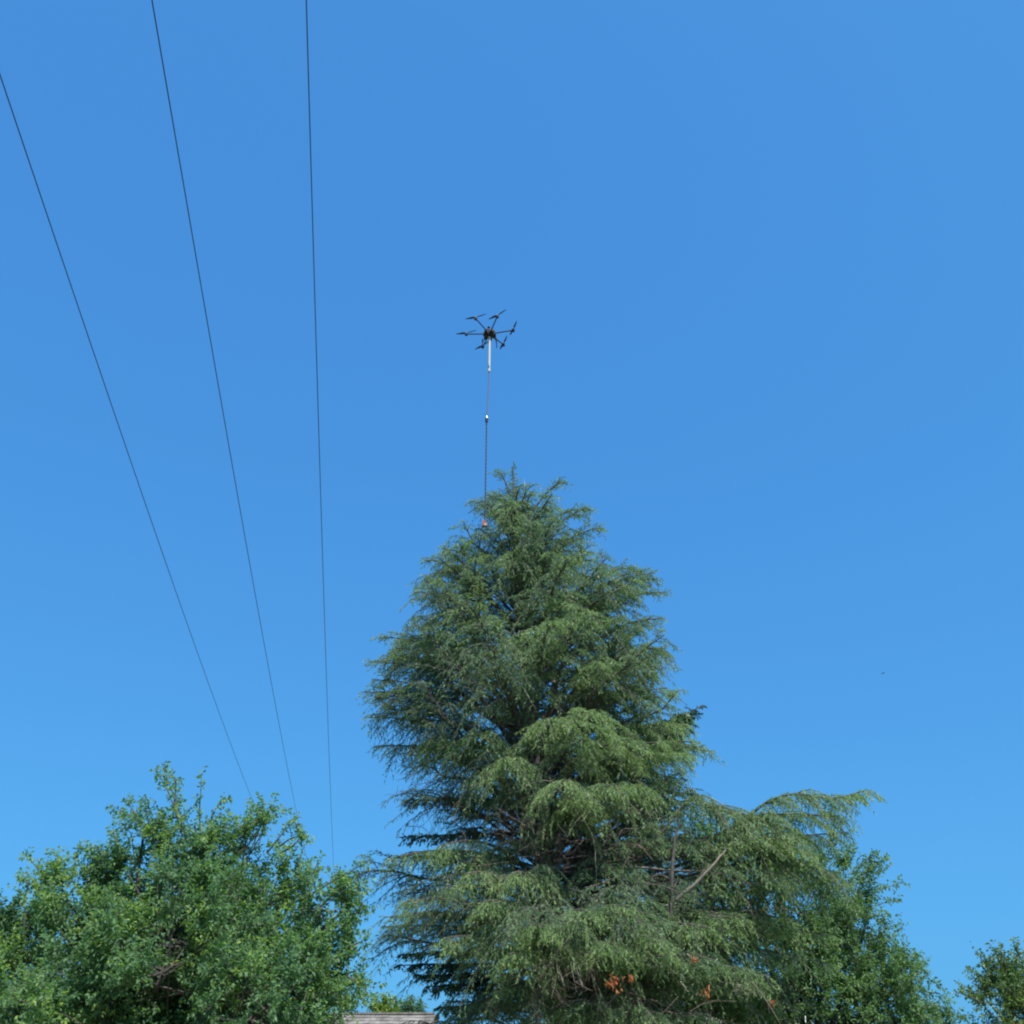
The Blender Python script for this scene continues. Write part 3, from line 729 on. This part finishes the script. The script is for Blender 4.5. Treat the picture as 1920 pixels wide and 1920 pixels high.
mb = MB(); mb.tube([(ec[0], ec[1], 0), (ec[0], ec[1], ZP + .2)], [.16, .11], n=10); mb.build('post', M_bark, pole, True, po)
a_, b_ = ends[0] + (ends[0] - ends[2]) * .08, ends[2] + (ends[2] - ends[0]) * .08
mb = MB(); mb.tube([a_ - UP * .22, b_ - UP * .22], .07, n=4); mb.build('crossarm', M_bark, pole, False, po)
for e in ends:
    mb = MB(); mb.tube([e - UP * .2, e - UP * .1, e - UP * .01], [.05, .035, .045], n=8); mb.build('insulator', M_alu, pole, True, po)

# ------------------------------------------------------------------ the drone
YD = 23.4
dc = P(918, 625, YD)
drone = empty('hexacopter_drone', dc, 'black six armed drone hovering above the cedar with a white tube hanging below', 'drone')
def rotz(t): return np.array([[math.cos(t), -math.sin(t), 0], [math.sin(t), math.cos(t), 0], [0, 0, 1]])
def dpart(mb, name, mat, parent=None, smooth=False): return mb.build(name, mat, parent or drone, smooth)
mb = MB()
ang6 = np.arange(6) * math.pi / 3 + .35
def prism(mb, r, z0, z1, n=12, a0=0.0, taper=1.0):
    a = a0 + np.arange(n) * 2 * math.pi / n
    v = [(r * math.cos(t), r * math.sin(t), z0) for t in a] + [(r * taper * math.cos(t), r * taper * math.sin(t), z1) for t in a]
    mb.add(v, [tuple(range(n))[::-1], tuple(range(n, 2 * n))] + [(j, (j + 1) % n, (j + 1) % n + n, j + n) for j in range(n)])
prism(mb, .20, -.05, .05, 12, taper=.9); prism(mb, .15, .05, .10, 12, taper=.7); prism(mb, .15, -.10, -.05, 12)
dpart(mb, 'body', M_carbon)
for k in range(6):
    t = ang6[k]
    mb = MB(); mb.box((.13 * math.cos(t), .13 * math.sin(t), -.09), (.15, .07, .10), rotz(t)); dpart(mb, 'battery', M_carbon)
mb = MB(); mb.tube([(-.03, .02, .10), (-.03, .02, .26)], .008, n=6); mast = dpart(mb, 'antenna_mast', M_carbon)
mb = MB(); prism(mb, .045, .26, .285, 12, taper=.8); mb.v = [v + np.array([-.03, .02, 0]) for v in mb.v]; dpart(mb, 'receiver_puck', M_carbon, mast)
rot = [((44.5, -7), (-12, 25)), ((28.7, 23), (-13, 24)), ((-15, 26), (-22, 13)), ((-42.6, 0), (37, -7)), ((-27, -30), (38, -9)), ((16, -34), (34, -18))]
RD = .74
for k, ((dx, dy), (bx, by)) in enumerate(rot):
    t = math.atan2((dy + 4) / .66, dx)
    tip = np.array([math.cos(t) * RD, math.sin(t) * RD, .07])
    inn = np.array([math.cos(t) * .15, math.sin(t) * .15, -.01])
    mb = MB(); mb.tube([inn, inn * .5 + tip * .5 - UP * .003, tip - UP * .01], .019, n=8); arm = dpart(mb, 'arm', M_carbon)
    mb = MB(); prism(mb, .045, tip[2] - .035, tip[2] + .03, 12); prism(mb, .05, tip[2] - .05, tip[2] - .035, 12)
    mb.v = [v + np.array([tip[0], tip[1], 0]) for v in mb.v]; dpart(mb, 'motor', M_carbon)
    prop = bpy.data.objects.new('propeller', None); COL.objects.link(prop); prop.parent = drone; prop.location = tip + UP * .045
    ta = math.atan2(by / .66, bx)
    mb = MB(); prism(mb, .03, -.012, .022, 10, taper=.7); hub = dpart(mb, 'hub', M_alu, prop)
    for sgn in (0, math.pi):
        mb = MB(); us = np.linspace(0.03, .34, 9)
        ch = np.interp(us, [.03, .09, .16, .34], [.028, .068, .062, .022]); tw = np.interp(us, [.03, .34], [.5, .12])
        v = []
        for u, c_, w_ in zip(us, ch, tw):
            for s_ in (-.45, .55):
                for z_ in (-.0025, .0025):
                    v.append((u, s_ * c_ * math.cos(w_), s_ * c_ * math.sin(w_) + z_ + .03 * (u / .34) ** 2))
        v = np.array(v) @ rotz(ta + sgn).T
        fs = []
        for i in range(8):
            q = i * 4; fs += [(q, q + 4, q + 6, q + 2), (q + 1, q + 3, q + 7, q + 5), (q, q + 1, q + 5, q + 4), (q + 2, q + 6, q + 7, q + 3)]
        fs += [(0, 2, 3, 1), (32, 33, 35, 34)]
        mb.add(v, fs); dpart(mb, 'blade', M_carbon, prop)
for sx in (-1, 1):
    mb = MB(); mb.tube([(sx * .13, .06, -.06), (sx * .22, .10, -.30)], .012, n=6); leg = dpart(mb, 'landing_leg', M_carbon)
    mb = MB(); mb.tube([(sx * .22, -.12, -.31), (sx * .22, .32, -.31)], .013, n=6); dpart(mb, 'skid', M_carbon, leg)
lo = P(917, 697, YD) - dc
mb = MB(); mb.tube([(0, 0, -.10), (lo[0] * .5, 0, lo[2] * .5), (lo[0], 0, lo[2])], .040, n=14); dpart(mb, 'hanging_tube', M_tube, None, True)
mb = MB(); mb.tube([(0, 0, -.16), (0, 0, -.08)], .06, n=14); dpart(mb, 'tube_clamp', M_carbon, None, True)

# tether and sampling tool
top = P(917, 696, YD); mid = P(912.5, 785, YD); bot = P(909, 980, YD)
rope = empty('tether_rope', top, 'thin dark rope running from the white tube down to the cedar top', 'rope')
ro = np.array(top)
mb = MB(); mb.tube(spline([top, (top + mid) / 2 + np.array([.012, 0, 0]), mid], 8), .0175, n=6); mb.build('upper_cord', M_rope, rope, True, ro)
mb = MB()
for ph in (0, math.pi):
    tt = np.linspace(0, 1, 150)
    c_ = mid + (bot - mid) * tt[:, None]
    mb.tube(c_ + np.stack([np.cos(tt * 90 + ph), np.sin(tt * 90 + ph), 0 * tt], 1) * .011, .0125, n=5)
mb.build('braided_cord', M_ropeD, rope, True, ro)
mb = MB(); mb.tube([mid + UP * .09, mid + UP * .07, mid + UP * .0], [.022, .036, .036], n=10); mb.build('swivel_cap', M_alu, rope, True, ro)
mb = MB(); mb.tube([mid, mid - UP * .11, mid - UP * .16, mid - UP * .24], [.045, .045, .022, .016], n=10); mb.build('swivel', M_carbon, rope, True, ro)
tool = empty('cutting_tool', bot, 'small red and white tool hanging at the rope end against the cedar crown', 'tool')
to = np.array(bot)
mb = MB(); mb.box(bot - UP * .06, (.13, .10, .10)); mb.box(bot + UP * .03 + np.array([-.02, 0, 0]), (.08, .08, .05)); mb.build('housing', M_red, tool, False, to)
mb = MB(); mb.box(bot - UP * .10 + np.array([.02, -.06, 0]), (.06, .05, .07)); mb.build('cover', M_snag, tool, False, to)
for sx in (-1, 1):
    mb = MB(); mb.tube([bot + np.array([sx * .05, 0, -.14]), bot + np.array([sx * .10, 0, -.20]), bot + np.array([sx * .04, 0, -.27])], [.016, .014, .006], n=6); mb.build('claw', M_carbon, tool, True, to)

# ------------------------------------------------------------------ a distant bird
bc = P(1655.5, 1262.5, 90)
mb = MB()
mb.tube([(-.12, 0, 0), (-.06, 0, .0), (.03, 0, .0), (.10, 0, .01), (.14, 0, .01)], [.005, .035, .045, .025, .004], n=8)
for sg in (-1, 1):
    mb.add([(.06, sg * .02, .01), (-.04, sg * .02, .01), (-.05, sg * .16, .06), (.03, sg * .17, .06), (-.06, sg * .30, .02), (.06, sg * .02, .0), (-.04, sg * .02, .0), (-.05, sg * .16, .05), (.03, sg * .17, .05)],
           [(0, 1, 2, 3), (3, 2, 4), (5, 8, 7, 6), (0, 3, 8, 5), (1, 6, 7, 2)])
bird = mb.build('bird', M_barkd, None, True)
bird.location = bc; bird.rotation_euler = (0, 0, .5)
tag(bird, 'tiny dark bird alone in the blue sky to the right of the cedar', 'bird')
